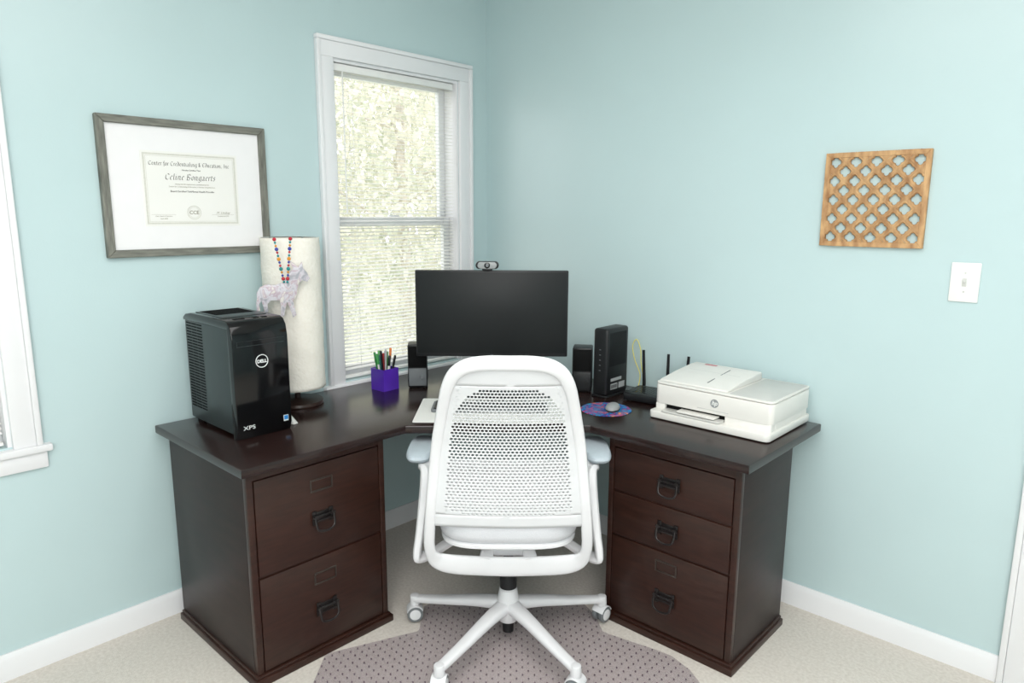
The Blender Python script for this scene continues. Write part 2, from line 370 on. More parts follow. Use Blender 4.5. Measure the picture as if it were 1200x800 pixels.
for (x0,x1,z0,z1) in((2.56,2.82,.2,.85),(2.92,3.18,.2,.85),(2.56,2.82,1.0,1.9),(2.92,3.18,1.0,1.9)): box(b,(x0,-.014,z0),(x1,-.006,z1),.004)
finish(b,'door_1',[M_trim],kind='structure')

# ------------------------------------------------------------ outside
b=B();box(b,(-40,-30,-.75),(-.13,40,-.72));finish(b,'lawn',[M_grass],kind='stuff',label='sunlit lawn outside the windows',category='lawn')
def tree(x,y,h,rr,n,ls):
    r=root('tree',(x,y,-.7),0,label='leafy pale yellow-green tree outside the window',category='tree',group='trees outside the window')
    b=B();tube(b,smooth([(0,0,0),(.05,.03,h*.3),(-.05,.05,h*.6),(0,0,h*.85)],5),.06,8)
    for k in range(9):
        a=k*1.25;z=h*(.15+.07*k);tube(b,smooth([(0,0,z),(.4*math.cos(a)*rr,.4*math.sin(a)*rr,z+.25),(.85*math.cos(a)*rr,.85*math.sin(a)*rr,z+.6)],4),.014,6)
    finish(b,'trunk',[M_bark],r)
    b=B()
    for k in range(n):
        while True:
            p=V((random.uniform(-1,1),random.uniform(-1,1),random.uniform(-1,1)))
            if p.length<1: break
        p=V((p.x*rr,p.y*rr,h*.53+p.z*h*.49)); s=ls*random.uniform(.7,1.3)
        R=Euler((random.uniform(0,6),random.uniform(0,6),random.uniform(0,6))).to_matrix()
        vs=[b.verts.new(p+R@V(c)*s) for c in((-.9,0,0),(0,-.5,.1),(1,0,0),(0,.5,.1))]; b.faces.new(vs)
    finish(b,'foliage',[M_leaf],r,kind='stuff')
tree(-4.9,3.3,4.6,1.75,6000,.065);tree(-9.8,7.0,6.6,2.8,7000,.11);tree(-4.6,-1.2,4.2,1.4,3500,.06)

# ------------------------------------------------------------ desk
ZT=.76
b=B()
outline=[(.03,-1.723),(.686,-1.723),(.686,-1.103),(1.164,-.634),(1.769,-.634),(1.769,-.03),(.03,-.03)]
prism(b,outline,ZT-.03,ZT,bev=.004)
finish(b,'corner_desk',[M_woodtop],label='L-shaped espresso wood desk top with angled corner',category='desk')
def pull(b,x,y,z):   # bail pull with backplate, front = -y
    box(b,(x-.030,y-.003,z-.004),(x+.030,y,z+.024),.001)
    box(b,(x-.040,y-.005,z-.020),(x-.024,y,z+.030),.002);box(b,(x+.024,y-.005,z-.020),(x+.040,y,z+.030),.002)
    cyl(b,(x-.042,y-.013,z+.012),(x+.042,y-.013,z+.012),.0035,seg=10)
    for s in(-1,1): cyl(b,(x+s*.032,y-.001,z+.012),(x+s*.032,y-.017,z+.012),.0075,seg=12)
    pts=smooth([(x-.034,y-.014,z+.012),(x-.035,y-.02,z-.012),(x-.028,y-.024,z-.033),(x,y-.025,z-.040),(x+.028,y-.024,z-.033),(x+.035,y-.02,z-.012),(x+.034,y-.014,z+.012)],5)
    sweep(b,pts,.006,.008,side=(0,1,0),seg=10)
    box(b,(x-.030,y-.0170,z-.006),(x+.030,y-.0125,z+.001),.001)
def cabinet(name,loc,rot,w,d,drawers,label):
    r=root(name,loc,rot,label=label,category='cabinet')
    hw,hd=w/2,d/2;zb=.036
    b=B()
    box(b,(-hw,-hd+.022,zb),(-hw+.02,hd,.73),.001);box(b,(hw-.02,-hd+.022,zb),(hw,hd,.73),.001)
    box(b,(-hw+.02,hd-.015,zb),(hw-.02,hd-.001,.729),0,1)
    box(b,(-hw,-hd,zb),(-hw+.022,-hd+.0215,.73),.0015,1);box(b,(hw-.022,-hd,zb),(hw,-hd+.0215,.73),.0015,1)
    box(b,(-hw+.022,-hd+.001,drawers[0][1]+.003),(hw-.022,-hd+.021,.729),0,1)
    box(b,(-hw+.022,-hd+.006,zb),(hw-.022,-hd+.021,drawers[-1][0]-.001),0,1)
    for (z0,z1,f) in drawers[:-1]:
        box(b,(-hw+.022,-hd+.006,z0-.007),(hw-.022,-hd+.021,z0-.001),0,1)
    box(b,(-hw+.021,-hd+.0225,zb+.01),(hw-.021,-hd+.026,.72),0,1)
    finish(b,'body',[M_woodside,M_wood],r)
    b=B();box(b,(-hw-.014,-hd-.014,0),(hw+.014,hd,.026),.003);box(b,(-hw-.007,-hd-.007,.025),(hw+.007,hd,.036),.004);finish(b,'plinth',[M_wood],r)
    for (z0,z1,f) in drawers:
        b=B();box(b,(-hw+.025,-hd-.001,z0+.001),(hw-.025,-hd+.019,z1-.001),.003);dr=finish(b,'drawer',[M_wood],r)
        zc=z0+.131 if f else (z0+z1)/2-.003
        b=B();pull(b,0,-hd-.001,zc);finish(b,'drawer_pull',[M_bronze],dr,label='aged pewter bail pull')
        if f:
            b=B();zc=z0+.25;ringframe(b,-.043,.043,zc-.022,zc+.022,.0055,-hd-.005,-hd-.001);finish(b,'label_holder',[M_pewter],dr,label='aged pewter label holder')
R90=math.pi/2
cabinet('file_cabinet',(.35,-1.43,0),R90,.52,.58,[(.372,.695,1),(.04,.364,1)],'espresso wood two-drawer file cabinet under the computer tower')
cabinet('file_cabinet',(1.47,-.375,0),0,.51,.41,[(.523,.682,0),(.352,.516,0),(.04,.344,1)],'espresso wood three-drawer cabinet under the printer')

# ------------------------------------------------------------ computer tower
r=root('computer_tower',(.235,-1.503,ZT),R90,label='black desktop computer tower with glossy front on the desk',category='computer')
b=B();box(b,(-.095,-.17,.012),(.095,.185,.393),.006)
for x in(-.075,.075):
    for y in(-.14,.15): cyl(b,(x,y,0),(x,y,.014),.012,mi=1)
for k in range(30):
    for j in range(3):
        box(b,(-.0962,.045+j*.043,.06+k*.0105),(-.0948,.083+j*.043,.0645+k*.0105),0,1)
finish(b,'case',[M_tower,M_dark],r)
b=B()
prof=[(-.190,.03),(-.190,.34),(-.183,.378),(-.168,.397),(-.15,.405),(.12,.405),(.165,.398),(.185,.385),(.185,.375),(-.155,.375),(-.155,.0),(-.178,.0)]
loft_extrude(b,prof,-.1,.1,.004,0,False)
finish(b,'front_bezel',[M_gloss],r,label='glossy black front and top shell')
b=B();box(b,(-.08,-.09,.4045),(.08,.12,.4075),.001)
for k in range(14): box(b,(-.07,-.02+k*.0095,.407),(.07,-.016+k*.0095,.4085),0,1)
for x0,x1 in((-.07,-.03),(0,.02),(.03,.05)): box(b,(x0,-.15,.4045),(x1,-.137,.4065),.001,1)
finish(b,'top_tray',[M_tower,M_dark],r)
b=B();box(b,(-.085,-.1906,.318),(.085,-.1896,.3195),0);box(b,(-.085,-.1906,.320),(-.083,-.1896,.3355),0);box(b,(-.085,-.1906,.335),(.085,-.1896,.336),0)
finish(b,'drive_slot',[M_tower],r)
b=B()
tube(b,[(.0215*math.cos(a*math.pi/16),-.1908,.262+.0215*math.sin(a*math.pi/16)) for a in range(32)],.0015,6,closed=True);finish(b,'logo_ring',[M_label],r,label='silver round ring emblem')
b=B();text(b,'DELL',.0155,(0,-.1906,.2565),bold=.0006);finish(b,'logo_lettering',[M_label],r,label='silver lettering')
b=B();text(b,'XPS',.019,(-.058,-.1906,.034),sx=1.35,bold=.0001);finish(b,'logo_lettering',[M_label],r,label='silver lettering')
b=B();box(b,(.068,-.1914,.036),(.086,-.1898,.057),.0004,0);box(b,(.0695,-.1918,.041),(.0845,-.1912,.0555),0,1);finish(b,'sticker',[M_label,M_led],r,label='small blue sticker')

# ------------------------------------------------------------ lamp
LX,LY=.128,-1.207
r=root('table_lamp',(LX,LY,ZT),0,label='tall white crinkled paper cylinder lamp on dark wood base',category='lamp')
b=B();lathe(b,[(0,0),(.098,0),(.1,.004),(.098,.014),(.02,.02),(.012,.022),(.011,.12),(0,.12)],40);finish(b,'base',[M_basew],r)
b=B()
ns,nz=72,46;rings=[]
rndt=[[random.uniform(-1,1) for _ in range(ns)] for _ in range(nz)]
for j in range(nz):
    z=.07+.592*j/(nz-1);ring=[]
    for k in range(ns):
        a=2*math.pi*k/ns; q=(rndt[j][k]+rndt[j][k-1]+rndt[max(0,j-1)][k])/3
        R_=.111+.0012*q+.0010*math.sin(z*60+3*a)
        ring.append(b.verts.new((R_*math.cos(a),R_*math.sin(a),z)))
    rings.append(ring)
for a_,c_ in zip(rings,rings[1:]):
    for k in range(ns): b.faces.new((a_[k],a_[(k+1)%ns],c_[(k+1)%ns],c_[k]))
ob=finish(b,'lamp_shade',[M_shade],r,smoothang=80,label='tall white crinkled rice-paper shade')
md=ob.modifiers.new('s','SOLIDIFY');md.thickness=.002
b=B();tube(b,[(.108*math.cos(a*math.pi/20),.108*math.sin(a*math.pi/20),.66) for a in range(40)],.002,6,closed=True)
for a in(0,2.09,4.19): cyl(b,(0,0,.64),(.108*math.cos(a),.108*math.sin(a),.66),.0015,seg=6)
cyl(b,(0,0,.1),(0,0,.64),.004,seg=8);finish(b,'shade_ring',[M_chrome],r)

tocam=(V((CAM.x-LX,CAM.y-LY,0))).normalized(); sid=V((-tocam.y,tocam.x,0))
dc=V((LX,LY,0))+tocam*.150-sid*.034
ang=math.atan2(sid.y,sid.x)
r=root('hanging_ornament',(dc.x,dc.y,1.234),ang,label='pale iridescent donkey ornament on beaded strings over the lamp shade',category='ornament')
k_=1/316.
px=[(301,343),(305,336),(312,333),(322,334),(331,331),(336,326),(340,318),(343,315),(339,306),(345,309),(348,314),(353,307),(354,315),(358,320),(361,327),(358,331),(352,329),(348,333),(346,342),(345,349),(341,352),(342,360),(344,370),(340,373),(337,362),(334,354),(332,362),(330,371),(326,371),(327,360),(326,352),(316,352),(312,356),(313,365),(309,366),(307,357),(306,352),(303,356),(304,364),(300,363),(300,354),(301,349)]
pts=[((x-330)*k_,-(y-340)*k_) for x,y in px][::-1]
b=B();prism(b,pts,-.003,.003,bev=.001,M=Matrix.Rotation(math.pi/2,4,'X'));finish(b,'donkey_figure',[M_donk],r,label='flat lilac and silver donkey shape')
mb=[mat('bead_red',srgb(190,40,56),.3,noise=.1),mat('bead_teal',srgb(30,140,140),.3,noise=.1),mat('bead_amber',srgb(220,150,50),.4,noise=.1),mat('bead_blue',srgb(60,70,160),.3,noise=.1)]
for (x0,z0,x1,z1) in((-.02,.186,.006,.03),(.036,.188,.018,.03)):
    b=B();n=14
    for i in range(n):
        t=i/(n-1);x=x0+(x1-x0)*t;z=z0+(z1-z0)*t
        sph(b,(x,-.006,z),.0045 if i%3 else .007,mi=i%4,seg=8)
    tube(b,[(x0,-.006,z0),(x1,-.006,z1)],.0008,5,mi=3)
    tube(b,smooth([(x0,-.006,z0),(x0,.01,z0+.006),(x0,.04,z0+.002)],4),.0008,5,mi=3)
    finish(b,'bead_string',mb,r,label='string of small coloured beads')

# ------------------------------------------------------------ certificate
y0,y1,z0,z1=-1.819,-1.230,1.362,1.833
cy,cz=(y0+y1)/2,(z0+z1)/2;hw,hh=(y1-y0)/2,(z1-z0)/2
r=root('framed_certificate',(.001,cy,cz),R90,label='certificate with white mat in grey weathered wood frame on the wall',category='picture frame')
b=B();fw=.026
ringframe(b,-hw,hw,-hh,hh,fw,-.022,0,.002,0,1)
finish(b,'frame',[M_frame,M_frameh],r)
b=B();box(b,(-hw+fw-.004,-.010,-hh+fw-.004),(hw-fw+.004,-.004,hh-fw+.004));finish(b,'mat_board',[M_mat],r)
cx0,cx1,cz0,cz1=-1.688-cy,-1.346-cy,1.467-cz,1.725-cz
b=B();box(b,(cx0,-.0115,cz0),(cx1,-.0098,cz1));
for ins,th,mi in((.007,.006,1),(.0155,.0014,1)):
    ringframe(b,cx0+ins,cx1-ins,cz0+ins,cz1-ins,th,-.0119,-.0112,0,mi)
cm=(cx0+cx1)/2
Y=-.0119
def T(s,size,x,z,mi=2,**k): text(b,s,size,(x,Y,z),mi=mi,**k)
blackletter(b,'Center for Credentialing & Education, Inc.',.29,cm,Y,cz1-.048,2,nib=.20,tall=1.0)
T('Hereby Certifies That',.0075,cm,cz1-.064)
blackletter(b,'Celine Bongaerts',.180,cm-.004,Y,cz1-.096,2,nib=.17,tall=.95,shear=.2)
T('Having met all requirements established by the',.0064,cm,cz1-.113,3)
T('Center for Credentialing & Education, is hereby recognized as a',.0064,cm,cz1-.122,3)
T('Board Certified-TeleMental Health Provider',.0088,cm,cz1-.139,shear=.1)
for x,nm in((cx0+.064,'Chair, Board of Directors'),(cx1-.064,'President and CEO')):
    box(b,(x-.042,-.0118,cz0+.04),(x+.042,-.0114,cz0+.0406),0,3)
    T(nm,.0055,x,cz0+.033,3)
T('April 2020',.006,cx0+.064,cz0+.024,3)
T('M. Lindsay',.012,cx1-.064,cz0+.043,3,shear=.5)
tube(b,[(cm+.024*math.cos(a*math.pi/16),Y,cz0+.048+.024*math.sin(a*math.pi/16)) for a in range(32)],.0011,5,mi=1,closed=True)
tube(b,[(cm+.019*math.cos(a*math.pi/16),Y,cz0+.048+.019*math.sin(a*math.pi/16)) for a in range(32)],.0007,5,mi=1,closed=True)
T('CCE',.018,cm,cz0+.042,3,bold=.0004)
finish(b,'certificate',[M_cert,M_gold,M_ink,M_inkl],r,label='near-white certificate sheet with printed lettering and round seal')

# ------------------------------------------------------------ lattice wall art
x0,x1,z0,z1=1.704,2.033,1.409,1.728
r=root('wall_panel',((x0+x1)/2,-.001,(z0+z1)/2),0,label='square carved wooden lattice panel hanging on the wall',category='wall decoration')
b=B();s=.033;th=.015
def cell(cx,cz):
    n=32;F=[];Bk=[];HF=[];HB=[];MD=[]
    for k in range(n):
        a=2*math.pi*k/n;c_,s_=math.cos(a),math.sin(a)
        rd=s/(abs(c_)+abs(s_)); rh=.0128+.0056*abs(math.cos(2*a))**.9
        rh=min(rh,rd*.80);rm=rh+(rd-rh)*.35
        for L_,rr_,yy in((F,rd,-th-.001),(MD,rm,-th-.001),(Bk,rd,-.002),(HF,rh,-th+.003),(HB,rh,-.002)): L_.append(b.verts.new((cx+rr_*c_,yy,cz+rr_*s_)))
    for k in range(n):
        j=(k+1)%n
        for P,Q in((F,MD),(MD,HF),(HF,HB),(HB,Bk)): b.faces.new((P[k],P[j],Q[j],Q[k]))
for i in range(-2,3):
    for j in range(-2,3): cell(i*.066,j*.064)
for i in range(-2,2):
    for j in range(-2,2): cell(i*.066+.033,j*.064+.032)
bmesh.ops.recalc_face_normals(b,faces=b.faces)
finish(b,'lattice',[M_lat],r,smoothang=30)
b=B();W_=(x1-x0)/2;Hh=(z1-z0)/2
ringframe(b,-W_,W_,-Hh,Hh,.0165,-.0168,0,.001)
for q in(-1.5,-.5,.5,1.5):
    for s_ in(-1,1):
        xx,zz=q*.066,s_*.16
        vs=[b.verts.new(c) for c in((xx-.028,-.0158,zz),(xx+.028,-.0158,zz),(xx,-.0158,s_*.128))];b.faces.new(vs)
        xx,zz=s_*.165,q*.064
        vs=[b.verts.new(c) for c in((xx,-.0158,zz-.028),(xx,-.0158,zz+.028),(s_*.132,-.0158,zz))];b.faces.new(vs)
finish(b,'frame',[M_lat],r)
r=root('light_switch',(2.1615,-.0005,1.3065),0,label='white toggle light switch plate on the aqua wall',category='light switch')
b=B();box(b,(-.041,-.006,-.063),(.041,0,.063),.003);finish(b,'switch_plate',[M_white],r)
b=B();box(b,(-.006,-.008,-.013),(.006,-.005,.013),.001);box(b,(-.004,-.018,.0),(.004,-.006,.009),.002);finish(b,'toggle',[M_prng],r)
for z in(-.03,.03):
    b=B();cyl(b,(0,-.0055,z),(0,-.0072,z),.003,seg=12);finish(b,'screw',[M_prng],r)

# ------------------------------------------------------------ monitor + webcam
mp=FR(2.80,-.082)
r=root('monitor',(mp.x,mp.y,ZT),YAW,label='black widescreen computer monitor standing in the desk corner',category='monitor')
W2_,za,zb=.307,.183,.533
b=B();box(b,(-W2_,0,za),(W2_,.02,zb),.004);box(b,(-W2_+.05,.018,za+.05),(W2_-.05,.045,zb-.05),.012);finish(b,'housing',[M_black],r)
b=B();box(b,(-W2_+.007,-.001,za+.014),(W2_-.007,.002,zb-.007),.0005);finish(b,'screen',[M_screen],r)
b=B();box(b,(-.03,.046,.012),(.03,.066,za+.17),.004);finish(b,'stand',[M_black],r)
b=B();prism(b,rrect(-.13,.03,.13,.19,.02),0,.014,bev=.003);finish(b,'foot',[M_black],r)
b=B();box(b,(-.006,-.0012,za+.006),(.006,-.0006,za+.008));finish(b,'logo',[M_grey],r)
r=root('webcam',tuple(FR(2.80,-.10,ZT+zb)),YAW,label='small black webcam with silver lens ring on top of monitor',category='webcam')
b=B()
prism(b,rrect(-.046,.006,.046,.036,.0148,8),-.02,.013,bev=.003,M=Matrix.Rotation(math.pi/2,4,'X'));finish(b,'body',[M_black],r)
b=B();prism(b,rrect(-.038,.008,.038,.034,.0128,8),.012,.0155,bev=.001,M=Matrix.Rotation(math.pi/2,4,'X'));finish(b,'face_plate',[M_lgrey],r,label='silver face plate')
b=B();box(b,(-.02,-.012,0),(.02,.03,.008),.002);box(b,(-.015,.022,-.05),(.015,.03,.005),.002);finish(b,'clip',[M_black],r)
b=B();cyl(b,(0,-.0145,.021),(0,-.018,.021),.0115,mi=0,bev=.001);cyl(b,(0,-.0178,.021),(0,-.0186,.021),.006,mi=1)
finish(b,'lens',[M_gloss,M_grey],r)

# ------------------------------------------------------------ speakers
def speaker(f,rr,rot,label):
    p=FR(f,rr)
    r=root('speaker',(p.x,p.y,ZT),YAW+rot,label=label,category='speaker',group='desktop speakers')
    b=B();box(b,(-.042,0,.004),(.042,.09,.195),.006)
    for x in(-.03,.03):
        for y in(.015,.075): cyl(b,(x,y,0),(x,y,.006),.006,seg=10)
    finish(b,'cabinet',[M_black],r)
    b=B();box(b,(-.038,-.004,.095),(.038,.002,.188),.003);finish(b,'grille',[M_dark],r)
    b=B();box(b,(-.038,-.003,.012),(.038,.002,.09),.002);cyl(b,(.02,-.002,.05),(.02,-.012,.05),.009,bev=.001);finish(b,'control_panel',[M_grey if rr<0 else M_black],r)
speaker(2.99,-.412,.1,'small black desktop speaker with grey panel beside the window')
speaker(2.93,.30,-.15,'small black desktop speaker partly behind the monitor')

# ------------------------------------------------------------ pen cup + pens
r=root('pen_cup',(.192,-.822,ZT),.05,label='square purple pen cup on the desk under the window',category='pen holder')
b=B();s=.042;t_=.003;h=.095
box(b,(-s+t_,-s+t_,0),(s-t_,s-t_,t_))
for a in((-s,-s,-s+t_,s),(s-t_,-s,s,s),(-s+t_,-s,s-t_,-s+t_),(-s+t_,s-t_,s-t_,s)): box(b,(a[0],a[1],0),(a[2],a[3],h))
finish(b,'cup',[M_purple],r)
cols=[('green',srgb(40,130,60)),('green',srgb(70,160,85)),('teal',srgb(30,110,100)),('black',srgb(24,24,26)),('green',srgb(90,170,90)),('red',srgb(180,40,45)),('silver',srgb(180,180,182)),('black',srgb(24,24,26)),('white',srgb(225,225,225)),('green',srgb(60,140,60)),('orange',srgb(220,120,50)),('black',srgb(24,24,26))]
for i,(nm,c) in enumerate(cols):
    bx=-.027+.054*(i%4)/3;by=-.027+.054*(i//4)/2
    tilt=V((bx*4+random.uniform(-.05,.05),by*4+random.uniform(-.05,.05),1)).normalized(); L_=random.uniform(.145,.178)
    q=V((0,0,1)).rotation_difference(tilt)
    e=root('pen',(.192+bx*.5,-.822+by*.5,ZT+.004),0,label='%s pen standing in the purple cup'%nm,category='pen',group='pens in the purple cup')
    e.rotation_euler=q.to_euler()
    mc=mat('pen_'+nm,c,.35,noise=.05)
    b=B();lathe(b,[(0,0),(.002,.001),(.0042,.012),(.0045,L_-.045),(.0045,L_-.044)],12);finish(b,'barrel',[M_white if i%3==1 else mc],e)
    b=B();lathe(b,[(.0050,L_-.046),(.0052,L_-.044),(.0051,L_-.003),(.004,L_),(0,L_)],12);box(b,(.0045,-.0015,L_-.04),(.007,.0015,L_-.002),.0005);finish(b,'cap',[mc],e)

# ------------------------------------------------------------ modem, router, cable
r=root('modem',(.948,-.205,ZT),.02,label='tall black upright modem with pale labels on its side',category='modem')
b=B();box(b,(-.036,-.08,.006),(.036,.08,.29),.012,seg=3);prism(b,rrect(-.04,-.085,.04,.085,.01),0,.008,bev=.002)
finish(b,'body',[M_black],r)
for k in range(5):
    b=B();box(b,(-.004,-.0808,.2-.022*k),(.004,-.0795,.203-.022*k));finish(b,'indicator_light',[M_grey],r)
b=B()
for q in range(24): box(b,(.0355,-.062+.0052*q,.13),(.0363,-.0600+.0052*q,.272),0)
finish(b,'vent',[M_dark],r)
b=B();box(b,(.0355,-.05,.03),(.0366,.0,.055),0)
for k in range(9): box(b,(.0364,-.047+k*.005,.034),(.037,-.0448+k*.005,.05),0,1)
finish(b,'label',[M_label2,M_dark],r,label='pale barcode label')
b=B();box(b,(.0355,.01,.03),(.0366,.055,.055),0);finish(b,'label',[M_label2],r,label='pale printed label')
b=B();box(b,(.0355,-.05,.065),(.0366,.03,.078),0);finish(b,'label',[M_label2],r,label='pale printed label')
r=root('router',(1.145,-.165,ZT),.14,label='flat black wireless router with upright antennas behind printer',category='router')
b=B();prism(b,rrect(-.108,-.085,.108,.08,.015),.004,.034,bev=.006)
for k in range(13): box(b,(-.08+k*.0125,-.05,.0335),(-.074+k*.0125,.05,.0348),0,1)
for x in(-.085,.085):
    for y in(-.06,.06): cyl(b,(x,y,0),(x,y,.006),.008,seg=10)
finish(b,'body',[M_black,M_gloss],r)
for x,dx,L_ in((-.09,-.008,.185),(.015,.0,.180),(.095,.008,.180)):
    b=B();cyl(b,(x,.078,.02),(x,.094,.02),.006,seg=10);sweep(b,[(x,.092,.012),(x,.092,.04),(x+dx,.092,L_)],[.015,.015,.012],[.008,.008,.005],ex=3);finish(b,'antenna',[M_black],r)
b=B();tube(b,smooth([(.99,-.05,.765),(.985,-.03,.82),(.95,-.022,.88),(.935,-.02,.94),(.955,-.02,.972),(.978,-.022,.93),(.985,-.025,.87),(1.0,-.03,.82),(1.01,-.045,.765)],8),.0022,8);finish(b,'network_cable',[M_yel],label='thin yellow network cable looping behind the modem',category='cable')
b=B();tube(b,smooth([(.30,-.585,.764),(.27,-.50,.764),(.33,-.45,.79),(.38,-.41,.764),(.44,-.37,.764),(.50,-.33,.764)],8),.003,8);finish(b,'power_cable',[M_black],label='thin black cable lying behind the monitor',category='cable')
b=B();tube(b,smooth([(.34,-.62,.764),(.40,-.60,.764),(.38,-.53,.80),(.44,-.49,.80),(.49,-.44,.764),(.46,-.38,.764)],8),.0028,8);finish(b,'power_cable',[M_black],label='thin black cable looping beside the speaker',category='cable')

# ------------------------------------------------------------ mouse pad, mouse, desk pad, keyboard
b=B();lathe(b,[(0,0),(.098,0),(.1,.0015),(.098,.003),(0,.003)],48);finish(b,'mouse_pad',[M_pad2],loc=(1.085,-.425,ZT),label='round blue and red printed mouse pad beside the monitor',category='mouse pad')
r=root('computer_mouse',(1.112,-.418,ZT+.0035),YAW-.3,label='small silver and black mouse on the round pad',category='mouse')
b=B();sph(b,(0,0,.008),(.028,.048,.02),seg=24)
bmesh.ops.bisect_plane(b,geom=b.verts[:]+b.edges[:]+b.faces[:],plane_co=(0,0,.0),plane_no=(0,0,-1),clear_outer=True);finish(b,'shell',[M_lgrey],r)
b=B();sph(b,(0,0,.006),(.0285,.0485,.013),seg=24);bmesh.ops.bisect_plane(b,geom=b.verts[:]+b.edges[:]+b.faces[:],plane_co=(0,0,.0),plane_no=(0,0,-1),clear_outer=True);finish(b,'side_band',[M_black],r)
b=B();cyl(b,(-.003,.03,.022),(.003,.03,.022),.007,seg=14);finish(b,'scroll_wheel',[M_dark],r)
p=FR(2.64,-.08)
b=B();prism(b,rrect(-.285,-.165,.285,.165,.006),0,.004,bev=.001);finish(b,'desk_pad',[M_paper],loc=(p.x,p.y,ZT+.0005),rot=YAW,label='large white paper desk pad at the desk corner',category='desk pad')
p=FR(2.66,-.085)
r=root('keyboard',(p.x,p.y,ZT+.005),YAW,label='slim grey keyboard on the white desk pad',category='keyboard')
b=B();prism(b,rrect(-.225,-.065,.225,.065,.01),0,.012,bev=.002);finish(b,'case',[M_grey],r)
b=B()
for i in range(20):
    for j in range(5): box(b,(-.215+i*.0216,-.058+j*.0234,.0115),(-.197+i*.0216,-.038+j*.0234,.0165),.001)
finish(b,'keys',[M_black],r,kind='stuff')

# ------------------------------------------------------------ printer
r=root('printer',(1.494,-.21,ZT),0,label='white all-in-one inkjet printer with document feeder on the desk',category='printer')
b=B()
prism(b,rrect(-.233,-.19,.233,.185,.02),.004,.030,bev=.004)
prism(b,rrect(-.224,-.120,.224,.176,.015),.026,.058,bev=.001)
box(b,(.055,-.152,.026),(.224,-.118,.056),.004)
box(b,(-.224,-.152,.026),(-.185,-.118,.056),.004)
prism(b,rrect(-.228,-.155,.228,.18,.02),.054,.127,bev=.004)
for x in(-.18,.18):
    for y in(-.13,.14): cyl(b,(x,y,0),(x,y,.008),.015,seg=14)
finish(b,'body',[M_prn],r)
b=B();box(b,(-.184,-.140,.031),(.054,-.119,.0535),0);finish(b,'paper_slot',[M_dark],r,label='dark paper output slot')
b=B();prism(b,rrect(-.182,-.188,.052,-.125,.01),.031,.037,bev=.0015,mi=0);prism(b,rrect(-.12,-.184,.03,-.125,.006),.041,.046,bev=.001,mi=1);finish(b,'output_tray',[M_prng,M_prn],r)
b=B();box(b,(-.05,-.1562,.066),(.07,-.1545,.069),.0003);finish(b,'light_bar',[M_prng],r)
b=B();prism(b,rrect(-.228,-.155,.228,.18,.02),.1290,.136,bev=.002);finish(b,'scanner_lid',[M_prn],r)
b=B();prism(b,rrect(.062,-.145,.220,.17,.01),.136,.1368,bev=.0004);finish(b,'lid_inset',[M_prng],r,label='light grey inset lid panel')
b=B();loft_extrude(b,[(-.135,.1365),(-.13,.142),(-.02,.156),(.10,.166),(.145,.166),(.15,.16),(.152,.1365)],-.222,.053,.003)
finish(b,'document_feeder',[M_prn],r)
b=B();loft_extrude(b,[(-.09,.1478),(-.09,.1488),(.09,.1662),(.09,.1652)],-.05,-.046,0);finish(b,'feeder_slot',[M_grey],r)
b=B();box(b,(-.17,.115,.1655),(-.12,.13,.1672),.0005,0);finish(b,'feeder_tab',[mat('pink_tab',srgb(190,110,120),.5,noise=.05)],r,label='small pink tab')
b=B();box(b,(-.19,.03,.1575),(.02,.034,.1605),.0005,0);finish(b,'feeder_guide',[M_prng],r)
b=B();cyl(b,(.016,-.1545,.094),(.016,-.1565,.094),.0155,seg=32);finish(b,'logo_disc',[M_lgrey],r,label='round grey emblem disc')
b=B();text(b,'hp',.022,(.0165,-.1568,.0885),shear=.25,bold=.0006);finish(b,'logo_lettering',[M_white],r,label='white lettering')

b=B();t=bmesh.new();vs=[t.verts.new(c) for c in((0,0,0),(.035,.01,0),(.03,.03,0),(.012,.015,.03),(.0,.028,.004))]
for f in((0,1,3),(1,2,3),(0,3,4)): t.faces.new([vs[i] for i in f])
merge(b,t);o=finish(b,'paper_scrap',[M_paper],loc=(.35,-1.385,ZT+.001),label='small crumpled white paper beside the computer tower',category='paper')
md=o.modifiers.new('s','SOLIDIFY');md.thickness=.001;md.offset=1

# ------------------------------------------------------------ floor mat
base=[(-.338,2.51),(-.338,2.352),(-.345,2.342),(-.635,2.212),(-.645,2.195),(-.645,1.25),(-.60,1.2),(.60,1.2),(.645,1.25),(.63,2.03),(.605,2.13),(.56,2.205),(.52,2.235),(.355,2.335),(.338,2.35),(.328,2.43),(.325,2.45),(.29,2.53),(-.32,2.53)]
p0=FR(1.8,0)
b=B();prism(b,[(x,y-1.8) for x,y in base][::-1],0,.004,bev=.0015)
finish(b,'chair_mat',[M_fmat],loc=(p0.x,p0.y,.002),rot=YAW,label='translucent taupe studded vinyl chair mat on the carpet',category='floor mat')

